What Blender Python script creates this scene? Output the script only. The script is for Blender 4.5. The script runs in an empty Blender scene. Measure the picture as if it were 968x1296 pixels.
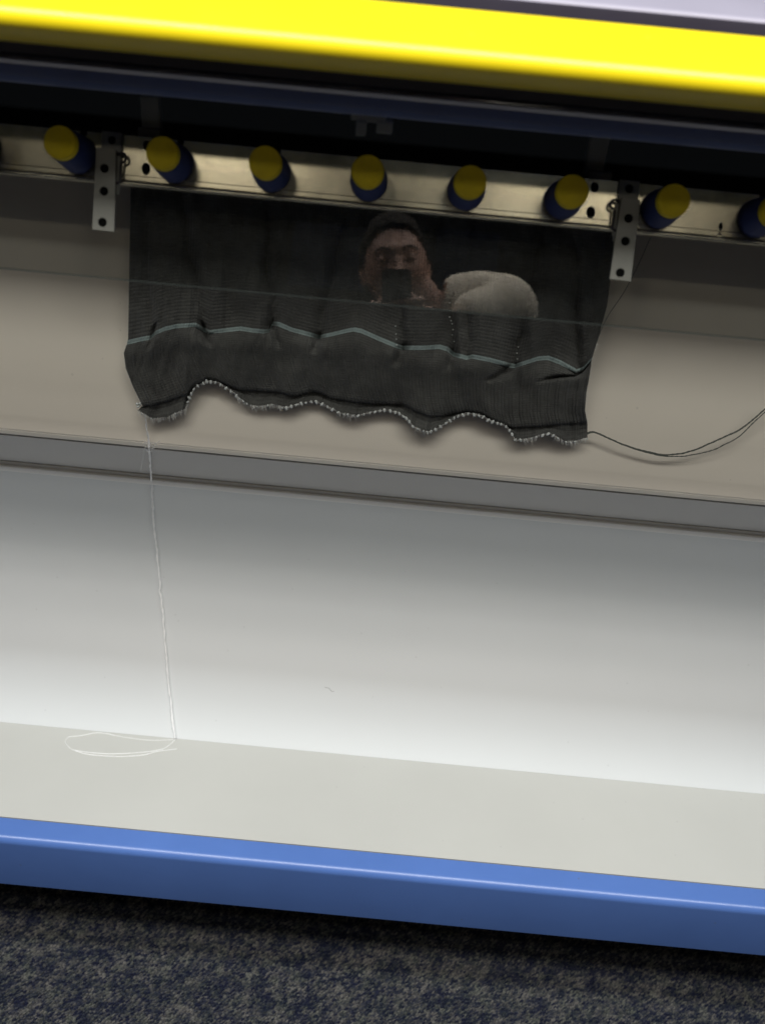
import bpy, bmesh, math, random
from mathutils import Vector, Matrix, noise
random.seed(7)
S = bpy.context.scene
COL = S.collection
R = math.radians

# ------------------------------------------------------------------ camera
CAM_H, PITCH, ROLL, FPX = 1.55, R(37.0), R(5.4), 1260.0
RIGHT = Vector((1, 0, 0))
DOWN = Vector((0, -math.sin(PITCH), -math.cos(PITCH)))
FWD = Vector((0, math.cos(PITCH), -math.sin(PITCH)))
CAM = Vector((0, 0, CAM_H))
cd = bpy.data.cameras.new('camera')
cam = bpy.data.objects.new('camera', cd)
COL.objects.link(cam)
cd.sensor_fit = 'VERTICAL'
cd.sensor_height = 24.0
cd.lens = 24.0 * FPX / 1296.0
cd.clip_start = 0.02
cd.clip_end = 60
cx_ = RIGHT * math.cos(ROLL) - DOWN * math.sin(ROLL)
cy_ = -(RIGHT * math.sin(ROLL) + DOWN * math.cos(ROLL))
cz_ = -FWD
cam.matrix_world = Matrix(((cx_.x, cy_.x, cz_.x, CAM.x), (cx_.y, cy_.y, cz_.y, CAM.y), (cx_.z, cy_.z, cz_.z, CAM.z), (0, 0, 0, 1)))
cd.dof.use_dof = True
cd.dof.focus_distance = 1.40
cd.dof.aperture_fstop = (cd.lens / 1000) / 0.010
S.camera = cam

# ------------------------------------------------------------------ world, lamps, exposure
W = bpy.data.worlds.new('World')
S.world = W
W.use_nodes = True
W.node_tree.nodes['Background'].inputs['Color'].default_value = (0.80, 0.90, 1.0, 1)
W.node_tree.nodes['Background'].inputs['Strength'].default_value = 0.035


def ceiling_lamp(x, y, z, sx, sy, watts, color, aim=None):
    l = bpy.data.lights.new('ceiling_luminaire', 'AREA')
    l.shape = 'RECTANGLE'
    l.size, l.size_y = sx, sy
    l.energy = watts
    l.color = color
    o = bpy.data.objects.new('ceiling_luminaire', l)
    o.location = (x, y, z)
    if aim:
        o.rotation_euler = (Vector(aim) - Vector((x, y, z))).to_track_quat('-Z', 'Y').to_euler()
    COL.objects.link(o)
    return o


COOL = (0.93, 0.98, 1.0)
WARM = (1.0, 0.88, 0.70)
SOFT = (1.0, 0.965, 0.91)
ceiling_lamp(0.0, 0.40, 2.75, 3.6, 0.22, 41, COOL)       # the row over the aisle in front of the machine
ceiling_lamp(0.0, -0.17, 2.9, 3.6, 0.30, 63, SOFT)       # the next row, over the photographer
ceiling_lamp(0.0, -0.58, 2.9, 3.6, 0.14, 8, SOFT)       # and one further back in the room
for lx, lw in ((-0.70, 0.34), (0.62, 0.55)):
    ceiling_lamp(lx, -1.06, 2.9, lw, 0.10, 2.6, WARM)      # short unseen lamps, added to put glints on the aluminium bar
ceiling_lamp(0.44, -2.0, 3.23, 0.30, 0.09, 0.6, COOL)   # a far lamp mirrored in the glass under the yellow rail
S.view_settings.view_transform = 'Standard'
S.view_settings.look = 'None'
S.view_settings.exposure = 0.08
S.view_settings.gamma = 1.0
S.view_settings.use_curve_mapping = False
S.render.engine = 'CYCLES'
S.cycles.max_bounces = 10
S.cycles.transparent_max_bounces = 12
S.cycles.caustics_reflective = False
S.cycles.caustics_refractive = False
S.cycles.sample_clamp_indirect = 6


# ------------------------------------------------------------------ geometry of the view: pixels of the photograph to places in the room
def ray(x, y):
    u, v = (x - 484) / FPX, (y - 648) / FPX
    a = u * math.cos(ROLL) + v * math.sin(ROLL)
    b = -u * math.sin(ROLL) + v * math.cos(ROLL)
    return RIGHT * a + DOWN * b + FWD


def atY(x, y, Y):
    d = ray(x, y)
    return CAM + d * (Y / d.y)


def atZ(x, y, Z):
    d = ray(x, y)
    return CAM + d * ((Z - CAM_H) / d.z)


def yz(y, Y):
    th = PITCH + math.atan(math.cos(ROLL) * (y - 648) / FPX)
    return (Y, CAM_H - Y * math.tan(th))


# ------------------------------------------------------------------ materials
def new_mat(name):
    m = bpy.data.materials.new(name)
    m.use_nodes = True
    nt = m.node_tree
    b = nt.nodes['Principled BSDF']
    return m, nt, b


def N(nt, typ, **kw):
    n = nt.nodes.new(typ)
    for k, v in kw.items():
        if k in n.inputs:
            n.inputs[k].default_value = v
        else:
            setattr(n, k, v)
    return n


def ramp(nt, fac, stops):
    n = nt.nodes.new('ShaderNodeValToRGB')
    e = n.color_ramp.elements
    while len(e) < len(stops):
        e.new(0.5)
    for k, (p, c) in enumerate(stops):
        e[k].position = p
        e[k].color = (*c, 1)
    nt.links.new(fac, n.inputs['Fac'])
    return n.outputs['Color']


def paint(name, col, rough=0.4, var=0.06, bump=0.02, bscale=350, spec=0.5, coat=0.0, scale=6.0, metal=0.0, specks=0.0):
    """painted metal: faint large mottling, fine orange peel, uneven gloss"""
    m, nt, b = new_mat(name)
    tc = N(nt, 'ShaderNodeTexCoord')
    n1 = N(nt, 'ShaderNodeTexNoise', Scale=scale, Detail=5.0, Roughness=0.6)
    nt.links.new(tc.outputs['Object'], n1.inputs['Vector'])
    lo = tuple(c * (1 - var) for c in col)
    hi = tuple(min(1, c * (1 + var)) for c in col)
    nt.links.new(ramp(nt, n1.outputs['Fac'], [(0.3, lo), (0.7, hi)]), b.inputs['Base Color'])
    rr = N(nt, 'ShaderNodeMapRange')
    rr.inputs['To Min'].default_value = max(0.02, rough - 0.07)
    rr.inputs['To Max'].default_value = rough + 0.08
    nt.links.new(n1.outputs['Fac'], rr.inputs['Value'])
    nt.links.new(rr.outputs['Result'], b.inputs['Roughness'])
    n2 = N(nt, 'ShaderNodeTexNoise', Scale=bscale, Detail=2.0)
    nt.links.new(tc.outputs['Object'], n2.inputs['Vector'])
    bp = N(nt, 'ShaderNodeBump', Strength=bump, Distance=0.002)
    nt.links.new(n2.outputs['Fac'], bp.inputs['Height'])
    nt.links.new(bp.outputs['Normal'], b.inputs['Normal'])
    if specks:
        # dust, nicks and scuffs scattered over the paint
        vo = N(nt, 'ShaderNodeTexVoronoi', Scale=26.0)
        nt.links.new(tc.outputs['Object'], vo.inputs['Vector'])
        lt = N(nt, 'ShaderNodeMath', operation='LESS_THAN')
        lt.inputs[1].default_value = 0.045
        nt.links.new(vo.outputs['Distance'], lt.inputs[0])
        mp = N(nt, 'ShaderNodeMapping')
        mp.inputs['Scale'].default_value = (5, 60, 60)
        mp.inputs['Rotation'].default_value = (0.3, 0.5, 0.2)
        nt.links.new(tc.outputs['Object'], mp.inputs['Vector'])
        n5 = N(nt, 'ShaderNodeTexNoise', Scale=1.6, Detail=6.0, Roughness=0.75)
        nt.links.new(mp.outputs['Vector'], n5.inputs['Vector'])
        gt_ = N(nt, 'ShaderNodeMath', operation='GREATER_THAN')
        gt_.inputs[1].default_value = 0.735
        nt.links.new(n5.outputs['Fac'], gt_.inputs[0])
        mx_ = N(nt, 'ShaderNodeMath', operation='MAXIMUM')
        nt.links.new(lt.outputs[0], mx_.inputs[0])
        nt.links.new(gt_.outputs[0], mx_.inputs[1])
        ml = N(nt, 'ShaderNodeMath', operation='MULTIPLY')
        ml.inputs[1].default_value = specks
        nt.links.new(mx_.outputs[0], ml.inputs[0])
        old = b.inputs['Base Color'].links[0].from_socket
        mc = N(nt, 'ShaderNodeMixRGB', blend_type='MIX')
        mc.inputs[2].default_value = (0.13, 0.12, 0.11, 1)
        nt.links.new(ml.outputs[0], mc.inputs[0])
        nt.links.new(old, mc.inputs[1])
        nt.links.new(mc.outputs[0], b.inputs['Base Color'])
    b.inputs['Specular IOR Level'].default_value = spec
    b.inputs['Coat Weight'].default_value = coat
    b.inputs['Coat Roughness'].default_value = 0.12
    b.inputs['Metallic'].default_value = metal
    return m


def brushed(name, col, rough=0.34, stretch=(3, 160, 160), stain=True):
    m, nt, b = new_mat(name)
    tc = N(nt, 'ShaderNodeTexCoord')
    mp = N(nt, 'ShaderNodeMapping')
    mp.inputs['Scale'].default_value = stretch
    nt.links.new(tc.outputs['Object'], mp.inputs['Vector'])
    n1 = N(nt, 'ShaderNodeTexNoise', Scale=6.0, Detail=6.0, Roughness=0.7)
    nt.links.new(mp.outputs['Vector'], n1.inputs['Vector'])
    n2 = N(nt, 'ShaderNodeTexNoise', Scale=16.0, Detail=4.0, Roughness=0.6)
    nt.links.new(tc.outputs['Object'], n2.inputs['Vector'])
    lo = tuple(c * 0.50 for c in col)
    nt.links.new(ramp(nt, n2.outputs['Fac'], [(0.30, lo), (0.60, col)]), b.inputs['Base Color'])
    mr = N(nt, 'ShaderNodeMapRange')
    mr.inputs['To Min'].default_value = rough - 0.03
    mr.inputs['To Max'].default_value = rough + 0.08
    nt.links.new(n2.outputs['Fac'], mr.inputs['Value'])
    nt.links.new(mr.outputs['Result'], b.inputs['Roughness'])
    bp = N(nt, 'ShaderNodeBump', Strength=0.05, Distance=0.0004)
    nt.links.new(n1.outputs['Fac'], bp.inputs['Height'])
    nt.links.new(bp.outputs['Normal'], b.inputs['Normal'])
    b.inputs['Metallic'].default_value = 0.9
    b.inputs['Anisotropic'].default_value = 0.4
    return m


M = {}
M['yellow'] = paint('yellow_paint', (0.85, 0.665, 0.010), 0.32, 0.03, 0.03, 300, coat=0.15, specks=0.10)
M['blue'] = paint('blue_paint', (0.095, 0.195, 0.53), 0.33, 0.05, 0.06, 420, coat=0.25, specks=0.35)
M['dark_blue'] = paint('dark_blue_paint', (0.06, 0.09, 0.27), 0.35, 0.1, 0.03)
M['lavender'] = paint('grey_lavender_paint', (0.36, 0.34, 0.42), 0.45, 0.04)
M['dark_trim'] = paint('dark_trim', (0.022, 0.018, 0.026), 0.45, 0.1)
M['cream'] = paint('cream_paint', (0.79, 0.735, 0.645), 0.5, 0.025, 0.05, 500, scale=3, specks=0.14)
M['white'] = paint('white_paint', (0.665, 0.685, 0.69), 0.48, 0.02, 0.04, 500, scale=2.5, specks=0.12)
M['grey'] = paint('grey_paint', (0.44, 0.43, 0.42), 0.42, 0.04, 0.03)
M['bead'] = paint('white_bead', (0.88, 0.87, 0.84), 0.3, 0.03)
M['edge'] = paint('pale_edge', (0.70, 0.67, 0.60), 0.35, 0.05)
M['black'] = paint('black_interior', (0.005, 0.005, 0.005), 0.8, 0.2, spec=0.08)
M['tray'] = paint('tray_paint', (0.575, 0.575, 0.54), 0.5, 0.03, 0.04, 500, scale=3, specks=0.12)
M['cap'] = paint('yellow_plastic', (0.62, 0.47, 0.008), 0.55, 0.14, 0.10, 900, spec=0.2, scale=45, specks=0.3)
M['knob'] = paint('blue_plastic', (0.022, 0.034, 0.125), 0.6, 0.08, 0.05, 600, spec=0.12)
M['alu'] = brushed('brushed_aluminium', (0.68, 0.62, 0.50), 0.21)
M['zinc'] = paint('zinc_plate', (0.27, 0.265, 0.25), 0.5, 0.10, 0.04, 200, scale=30, metal=0.2)
M['steel'] = paint('dull_steel', (0.20, 0.20, 0.19), 0.45, 0.15, 0.03, 200, scale=40, metal=0.4)
M['post'] = paint('grey_post', (0.30, 0.30, 0.29), 0.5, 0.1)


def glass_mat():
    m, nt, b = new_mat('clear_glass')
    nt.nodes.remove(b)
    out = nt.nodes['Material Output']
    tr = N(nt, 'ShaderNodeBsdfTransparent')
    tr.inputs['Color'].default_value = (0.965, 0.975, 0.965, 1)
    gl = N(nt, 'ShaderNodeBsdfGlossy', Roughness=0.004)
    fr = N(nt, 'ShaderNodeFresnel', IOR=1.55)
    mx = N(nt, 'ShaderNodeMixShader')
    nt.links.new(fr.outputs['Fac'], mx.inputs['Fac'])
    nt.links.new(tr.outputs[0], mx.inputs[1])
    nt.links.new(gl.outputs[0], mx.inputs[2])
    nt.links.new(mx.outputs[0], out.inputs['Surface'])
    return m


M['glass'] = glass_mat()
M['glass_edge'] = paint('glass_edge', (0.02, 0.024, 0.022), 0.5, 0.05, spec=0.1)


def yarn_mat(name, col, rowscale, rib=False, var=0.3):
    m, nt, b = new_mat(name)
    uv = N(nt, 'ShaderNodeUVMap')
    n1 = N(nt, 'ShaderNodeTexNoise', Scale=9.0, Detail=7.0, Roughness=0.7)
    nt.links.new(uv.outputs['UV'], n1.inputs['Vector'])
    mp = N(nt, 'ShaderNodeMapping')
    mp.inputs['Scale'].default_value = (40, 900, 1)
    nt.links.new(uv.outputs['UV'], mp.inputs['Vector'])
    n3 = N(nt, 'ShaderNodeTexNoise', Scale=1.0, Detail=3.0, Roughness=0.6)
    nt.links.new(mp.outputs['Vector'], n3.inputs['Vector'])
    add = N(nt, 'ShaderNodeMath', operation='ADD')
    nt.links.new(n1.outputs['Fac'], add.inputs[0])
    nt.links.new(n3.outputs['Fac'], add.inputs[1])
    half = N(nt, 'ShaderNodeMath', operation='MULTIPLY')
    half.inputs[1].default_value = 0.5
    nt.links.new(add.outputs[0], half.inputs[0])
    lo = tuple(c * (1 - var) for c in col)
    hi = tuple(c * (1 + var) for c in col)
    nt.links.new(ramp(nt, half.outputs[0], [(0.36, lo), (0.64, hi)]), b.inputs['Base Color'])
    # courses of stitches as fine relief
    wv = N(nt, 'ShaderNodeTexWave', Scale=rowscale, Distortion=0.6, Detail=1.0)
    wv.bands_direction = 'Y'
    wv.inputs['Detail Scale'].default_value = 3.0
    nt.links.new(uv.outputs['UV'], wv.inputs['Vector'])
    w2 = N(nt, 'ShaderNodeTexWave', Scale=rowscale * 1.4, Distortion=0.5)
    w2.bands_direction = 'X'
    nt.links.new(uv.outputs['UV'], w2.inputs['Vector'])
    mul = N(nt, 'ShaderNodeMath', operation='ADD')
    nt.links.new(wv.outputs['Fac'], mul.inputs[0])
    nt.links.new(w2.outputs['Fac'], mul.inputs[1])
    ad2 = N(nt, 'ShaderNodeMath', operation='ADD')
    nt.links.new(mul.outputs[0], ad2.inputs[0])
    nt.links.new(n3.outputs['Fac'], ad2.inputs[1])
    bp = N(nt, 'ShaderNodeBump', Strength=0.55, Distance=0.0009)
    nt.links.new(ad2.outputs[0], bp.inputs['Height'])
    nt.links.new(bp.outputs['Normal'], b.inputs['Normal'])
    b.inputs['Roughness'].default_value = 0.92
    b.inputs['Specular IOR Level'].default_value = 0.15
    b.inputs['Sheen Weight'].default_value = 0.10
    b.inputs['Sheen Roughness'].default_value = 0.5
    return m


M['knit'] = yarn_mat('charcoal_knit', (0.071, 0.072, 0.069), 40, var=0.45)
M['stripe'] = yarn_mat('pale_blue_knit', (0.22, 0.275, 0.275), 40, var=0.2)
M['picot'] = paint('pale_yarn', (0.55, 0.58, 0.57), 0.9, 0.2, 0.3, 900)
M['tail'] = paint('grey_yarn', (0.085, 0.095, 0.085), 0.9, 0.2, 0.3, 900)
M['thread'] = paint('white_thread', (0.85, 0.87, 0.86), 0.6, 0.05, 0.2, 900)
M['fuzz'] = paint('fuzz', (0.60, 0.60, 0.58), 0.9, 0.3)


def nylon():
    m, nt, b = new_mat('clear_nylon')
    out = nt.nodes['Material Output']
    tr = N(nt, 'ShaderNodeBsdfTransparent')
    tl = N(nt, 'ShaderNodeBsdfTranslucent')
    tl.inputs['Color'].default_value = (.95, .96, .96, 1)
    b.inputs['Base Color'].default_value = (.95, .96, .96, 1)
    b.inputs['Roughness'].default_value = 0.35
    m1, m2 = N(nt, 'ShaderNodeMixShader', Fac=0.55), N(nt, 'ShaderNodeMixShader', Fac=0.66)
    nt.links.new(b.outputs[0], m1.inputs[1])
    nt.links.new(tl.outputs[0], m1.inputs[2])
    nt.links.new(m1.outputs[0], m2.inputs[1])
    nt.links.new(tr.outputs[0], m2.inputs[2])
    nt.links.new(m2.outputs[0], out.inputs['Surface'])
    return m


M['thread'] = nylon()
M['coil'] = paint('white_coil', (0.97, 0.97, 0.97), 0.6, 0.01, 0.0)


def carpet_mat(name, pile):
    m, nt, b = new_mat(name)
    tc = N(nt, 'ShaderNodeTexCoord')
    n1 = N(nt, 'ShaderNodeTexNoise', Scale=36.0, Detail=4.0, Roughness=0.65)
    n2 = N(nt, 'ShaderNodeTexNoise', Scale=210.0, Detail=2.0, Roughness=0.7)
    n3 = N(nt, 'ShaderNodeTexNoise', Scale=55.0, Detail=3.0)
    for n in (n1, n2, n3):
        nt.links.new(tc.outputs['Object'], n.inputs['Vector'])
    mx = N(nt, 'ShaderNodeMath', operation='MULTIPLY_ADD')
    mx.inputs[1].default_value = 0.55
    nt.links.new(n2.outputs['Fac'], mx.inputs[0])
    sc = N(nt, 'ShaderNodeMath', operation='MULTIPLY')
    sc.inputs[1].default_value = 0.5
    nt.links.new(n1.outputs['Fac'], sc.inputs[0])
    nt.links.new(sc.outputs[0], mx.inputs[2])
    if pile:
        mx = N(nt, 'ShaderNodeMath', operation='MULTIPLY_ADD')
        mx.inputs[1].default_value = 0.46
        mx.inputs[2].default_value = 0.283
        nt.links.new(n1.outputs['Fac'], mx.inputs[0])
        at = N(nt, 'ShaderNodeAttribute', attribute_name='fleck')
        mx2 = N(nt, 'ShaderNodeMath', operation='MULTIPLY_ADD')
        mx2.inputs[1].default_value = 0.26
        nt.links.new(at.outputs['Fac'], mx2.inputs[0])
        sh = N(nt, 'ShaderNodeMath', operation='ADD')
        sh.inputs[1].default_value = -0.13
        nt.links.new(mx.outputs[0], sh.inputs[0])
        nt.links.new(sh.outputs[0], mx2.inputs[2])
        mx = mx2
    c1 = ramp(nt, mx.outputs[0], [(0.40, (0.015, 0.018, 0.040)), (0.49, (0.034, 0.039, 0.056)), (0.56, (0.080, 0.080, 0.082)), (0.66, (0.165, 0.160, 0.148))])
    mix = N(nt, 'ShaderNodeMixRGB', blend_type='MULTIPLY', Fac=0.5)
    nt.links.new(c1, mix.inputs[1])
    nt.links.new(ramp(nt, n3.outputs['Fac'], [(0.35, (0.55, 0.68, 0.60)), (0.6, (1.0, 0.96, 0.98))]), mix.inputs[2])
    nt.links.new(mix.outputs[0], b.inputs['Base Color'])
    b.inputs['Roughness'].default_value = 0.95
    b.inputs['Specular IOR Level'].default_value = 0.1
    if not pile:
        v = N(nt, 'ShaderNodeTexVoronoi', Scale=260.0)
        nt.links.new(tc.outputs['Object'], v.inputs['Vector'])
        bp = N(nt, 'ShaderNodeBump', Strength=0.8, Distance=0.003)
        bp.invert = True
        nt.links.new(v.outputs['Distance'], bp.inputs['Height'])
        nt.links.new(bp.outputs['Normal'], b.inputs['Normal'])
    return m


M['carpet'] = carpet_mat('carpet_weave', False)
M['pile'] = carpet_mat('carpet_pile', True)


# ------------------------------------------------------------------ builders
def link_mesh(name, me, mat, parent=None, smooth=False):
    o = bpy.data.objects.new(name, me)
    COL.objects.link(o)
    if mat is not None:
        me.materials.append(mat)
    if parent is not None:
        o.parent = parent
    if smooth:
        for p in me.polygons:
            p.use_smooth = True
    return o


def obj(name, bm, mat, parent=None, smooth=False):
    me = bpy.data.meshes.new(name)
    bm.to_mesh(me)
    bm.free()
    return link_mesh(name, me, mat, parent, smooth)


def thing(name, label, cat, loc=(0, 0, 0), group=None):
    o = bpy.data.objects.new(name, None)
    COL.objects.link(o)
    o.empty_display_size = 0.05
    o.location = loc
    tag(o, label, cat, group)
    return o


def tag(o, label, cat, group=None):
    o['label'] = label
    o['category'] = cat
    if group:
        o['group'] = group


def fillet(pts, radii, n=6):
    out = []
    L = len(pts)
    for i, p in enumerate(pts):
        r = radii[i] if isinstance(radii, (list, tuple)) else radii
        if r <= 0:
            out.append(tuple(p))
            continue
        p = Vector(p)
        a = (Vector(pts[i - 1]) - p)
        c = (Vector(pts[(i + 1) % L]) - p)
        ang = a.angle(c)
        d = min(r / math.tan(ang / 2), a.length * 0.49, c.length * 0.49)
        r = d * math.tan(ang / 2)
        a.normalize()
        c.normalize()
        cen = p + (a + c).normalized() * (r / math.sin(ang / 2))
        s, e = p + a * d - cen, p + c * d - cen
        tot = s.angle(e)
        for k in range(n + 1):
            t = k / n
            q = (s * math.sin((1 - t) * tot) + e * math.sin(t * tot)) / math.sin(tot)
            out.append(tuple(cen + q))
    return out


def extrude(bm, pts, x0, x1, nx=1):
    """closed (Y, z) outline run along x"""
    rings = []
    for k in range(nx + 1):
        x = x0 + (x1 - x0) * k / nx
        rings.append([bm.verts.new((x, p[0], p[1])) for p in pts])
    L = len(pts)
    for a, b in zip(rings, rings[1:]):
        for i in range(L):
            bm.faces.new((a[i], a[(i + 1) % L], b[(i + 1) % L], b[i]))
    bm.faces.new(rings[0][::-1])
    bm.faces.new(rings[-1])
    bmesh.ops.recalc_face_normals(bm, faces=bm.faces)


def section(name, pts, mat, parent, x0=-1.5, x1=1.5, radii=0, n=6, smooth=True):
    bm = bmesh.new()
    extrude(bm, fillet(pts, radii, n) if radii else pts, x0, x1)
    o = obj(name, bm, mat, parent)
    if smooth:
        for p in o.data.polygons:
            p.use_smooth = len(p.vertices) == 4
        o.data.set_sharp_from_angle(angle=R(30))
    return o


def sheet(pts, th):
    """open (Y,z) polyline thickened to its left into a closed outline"""
    nrm = []
    for i in range(len(pts)):
        a = Vector(pts[max(i - 1, 0)])
        c = Vector(pts[min(i + 1, len(pts) - 1)])
        d = (c - a).normalized()
        nrm.append(Vector((-d.y, d.x)))
    back = [(p[0] + n.x * th, p[1] + n.y * th) for p, n in zip(pts, nrm)]
    return list(pts) + back[::-1]


def box(bm, c, s, mat=None, bevel=0.0):
    r = bmesh.ops.create_cube(bm, size=1.0)
    vs = r['verts']
    for v in vs:
        v.co = Vector((v.co.x * s[0], v.co.y * s[1], v.co.z * s[2]))
    if bevel:
        es = list({e for v in vs for e in v.link_edges})
        rb = bmesh.ops.bevel(bm, geom=es, offset=bevel, segments=2, affect='EDGES', profile=0.5)
        vs = list({v for f in rb['faces'] for v in f.verts} | {v for v in vs if v.is_valid})
    T = mat if mat else Matrix.Identity(4)
    for v in vs:
        v.co = T @ (v.co + Vector(c))


def lathe(bm, prof, seg=40, T=None):
    rings = []
    for (r, z) in prof:
        if r < 1e-6:
            rings.append([bm.verts.new((0, 0, z))])
        else:
            rings.append([bm.verts.new((r * math.cos(2 * math.pi * k / seg), r * math.sin(2 * math.pi * k / seg), z)) for k in range(seg)])
    for a, b in zip(rings, rings[1:]):
        for k in range(seg):
            k2 = (k + 1) % seg
            if len(a) == 1:
                bm.faces.new((a[0], b[k], b[k2]))
            elif len(b) == 1:
                bm.faces.new((a[k], a[k2], b[0]))
            else:
                bm.faces.new((a[k], a[k2], b[k2], b[k]))
    if T:
        for ring in rings:
            for v in ring:
                v.co = T @ v.co
    bmesh.ops.recalc_face_normals(bm, faces=bm.faces)


def tube(bm, pts, rad, seg=6, closed=False):
    pts = [Vector(p) for p in pts]
    rings = []
    up = Vector((0.13, 0.31, 0.94))
    for i, p in enumerate(pts):
        t = (pts[min(i + 1, len(pts) - 1)] - pts[max(i - 1, 0)]).normalized()
        n = t.cross(up)
        if n.length < 1e-4:
            n = t.cross(Vector((1, 0, 0)))
        n.normalize()
        b = t.cross(n)
        r = rad(i / (len(pts) - 1)) if callable(rad) else rad
        rings.append([bm.verts.new(p + (n * math.cos(2 * math.pi * k / seg) + b * math.sin(2 * math.pi * k / seg)) * r) for k in range(seg)])
    for a, c in zip(rings, rings[1:]):
        for k in range(seg):
            bm.faces.new((a[k], a[(k + 1) % seg], c[(k + 1) % seg], c[k]))
    bm.faces.new(rings[0][::-1])
    bm.faces.new(rings[-1])


def spline(pts, n):
    """Catmull-Rom through pts, n samples"""
    P = [Vector(p) for p in pts]
    P = [P[0] * 2 - P[1]] + P + [P[-1] * 2 - P[-2]]
    out = []
    segs = len(P) - 3
    for k in range(n):
        t = k / (n - 1) * segs
        i = min(int(t), segs - 1)
        t -= i
        a, b, c, d = P[i:i + 4]
        out.append(0.5 * ((2 * b) + (c - a) * t + (2 * a - 5 * b + 4 * c - d) * t * t + (3 * b - a - 3 * c + d) * t ** 3))
    return out


def lerp_table(tab, x):
    if x <= tab[0][0]:
        return tab[0][1]
    for (x0, y0), (x1, y1) in zip(tab, tab[1:]):
        if x <= x1:
            return y0 + (y1 - y0) * (x - x0) / max(1e-9, x1 - x0)
    return tab[-1][1]


def plate(name, outline, holes, th, T, mat, parent):
    """flat plate with real holes: 2D outline (and hole outlines) filled, extruded, placed by T (local z towards the room)"""
    cu = bpy.data.curves.new(name + '_outline', 'CURVE')
    cu.dimensions = '2D'
    cu.fill_mode = 'BOTH'
    cu.extrude = th / 2 - 0.0003
    cu.bevel_depth = 0.0003
    cu.bevel_resolution = 1
    for poly in [outline] + holes:
        s = cu.splines.new('POLY')
        s.points.add(len(poly) - 1)
        for p, q in zip(s.points, poly):
            p.co = (q[0], q[1], 0, 1)
        s.use_cyclic_u = True
    tmp = bpy.data.objects.new('outline', cu)
    COL.objects.link(tmp)
    dg = bpy.context.evaluated_depsgraph_get()
    me = bpy.data.meshes.new_from_object(tmp.evaluated_get(dg))
    bpy.data.objects.remove(tmp)
    bpy.data.curves.remove(cu)
    me.transform(T)
    me.name = name
    me.materials.clear()
    return link_mesh(name, me, mat, parent)


def ring(cx, cy, rx, ry=None, n=18, rot=0.0):
    ry = ry or rx
    o = []
    for k in range(n):
        a = 2 * math.pi * k / n
        x, y = rx * math.cos(a), ry * math.sin(a)
        o.append((cx + x * math.cos(rot) - y * math.sin(rot), cy + x * math.sin(rot) + y * math.cos(rot)))
    return o


# ------------------------------------------------------------------ the setting
FLOOR = -0.16
bm = bmesh.new()
v = [bm.verts.new(p) for p in ((-4, -4.2, FLOOR), (4, -4.2, FLOOR), (4, 2.5, FLOOR), (-4, 2.5, FLOOR))]
bm.faces.new(v)
floor = obj('carpet', bm, M['carpet'])
floor['kind'] = 'structure'

# loops of pile standing on the carpet where it shows
tuft = []
verts, faces = [], []
pitch = 0.0060
jx = int(1.84 / pitch)
for j in range(int(0.48 / pitch)):
    y = 0.70 + j * pitch
    for i in range(jx):
        x = -0.92 + (i + (j % 2) * 0.5) * pitch
        h = 0.0036 + random.random() * 0.0026
        px, py = x + random.uniform(-1, 1) * 0.0012, y + random.uniform(-1, 1) * 0.0012
        lean = random.uniform(-0.0012, 0.0022)
        a = random.uniform(0, 1.2)
        rr = 0.0028 + random.random() * 0.0005
        b0 = len(verts)
        tuft += [random.random()] * 11
        for k in range(5):
            t = a + k * 2 * math.pi / 5
            verts.append((px + math.cos(t) * rr + math.sin(t) * rr * .45, py + math.sin(t) * rr * 0.85 + math.cos(t) * rr * .30, FLOOR + 0.0002))
        for k in range(5):
            t = a + 0.5 + k * 2 * math.pi / 5
            verts.append((px + lean + math.cos(t) * rr * 0.72 + math.sin(t) * rr * .32, py + math.sin(t) * rr * 0.6 + math.cos(t) * rr * .22, FLOOR + h * 0.75))
        verts.append((px + lean * 1.3, py, FLOOR + h))
        for k in range(5):
            k2 = (k + 1) % 5
            faces.append((b0 + k, b0 + k2, b0 + 5 + k2, b0 + 5 + k))
            faces.append((b0 + 5 + k, b0 + 5 + k2, b0 + 10))
me = bpy.data.meshes.new('carpet_pile')
me.from_pydata(verts, [], faces)
at_ = me.attributes.new('fleck', 'FLOAT', 'POINT')
at_.data.foreach_set('value', tuft)
pile = link_mesh('carpet_pile', me, M['pile'], None, True)
pile['kind'] = 'stuff'
pile['label'] = 'dark blue and beige flecked carpet loops in front of the machine'

# ------------------------------------------------------------------ the knitting machine
mach = thing('knitting_machine', 'long knitting machine with yellow rail, glass door, knobbed bar and white chute', 'knitting machine', (0, 1.1, FLOOR))
base_off = Vector((0, 1.1, FLOOR))


def part(o):
    """parts are written in room coordinates; the machine's origin stands on the floor under it"""
    o.parent = mach
    o.matrix_parent_inverse = Matrix.Translation(-base_off)
    return o


# yellow top rail: sloping face, rolled lower edge, returned underside
yA = yz(64, 0.880)
yB = yz(98, 0.902)
yTop = yz(1, 0.935)
pts = [yTop, yA, yB, (0.955, yB[1] + 0.002), (0.958, yTop[1] - 0.012), (0.950, yTop[1] - 0.004)]
part(section('yellow_rail', pts, M['yellow'], None, radii=[0.007, 0.011, 0.007, 0.002, 0.002, 0.004], n=8))
# dark gap and the pale top cover behind the rail
c0 = yz(0, 0.985)
t0 = yz(-21, 1.0)
part(section('gap_trim', [(0.9595, yTop[1] - 0.010), (0.9985, t0[1] - 0.003), (0.9985, yTop[1] - 0.05), (0.9595, yTop[1] - 0.05)], M['dark_trim'], None))
part(section('top_cover', [t0, (1.36, t0[1] + 0.01), (1.40, t0[1] - 0.03), (1.40, 0.932), (1.37, 0.932), (1.37, t0[1] - 0.035), (1.003, t0[1] - 0.035)], M['lavender'], None, radii=[0.004, 0.02, 0.02, 0, 0, 0, 0]))
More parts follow.
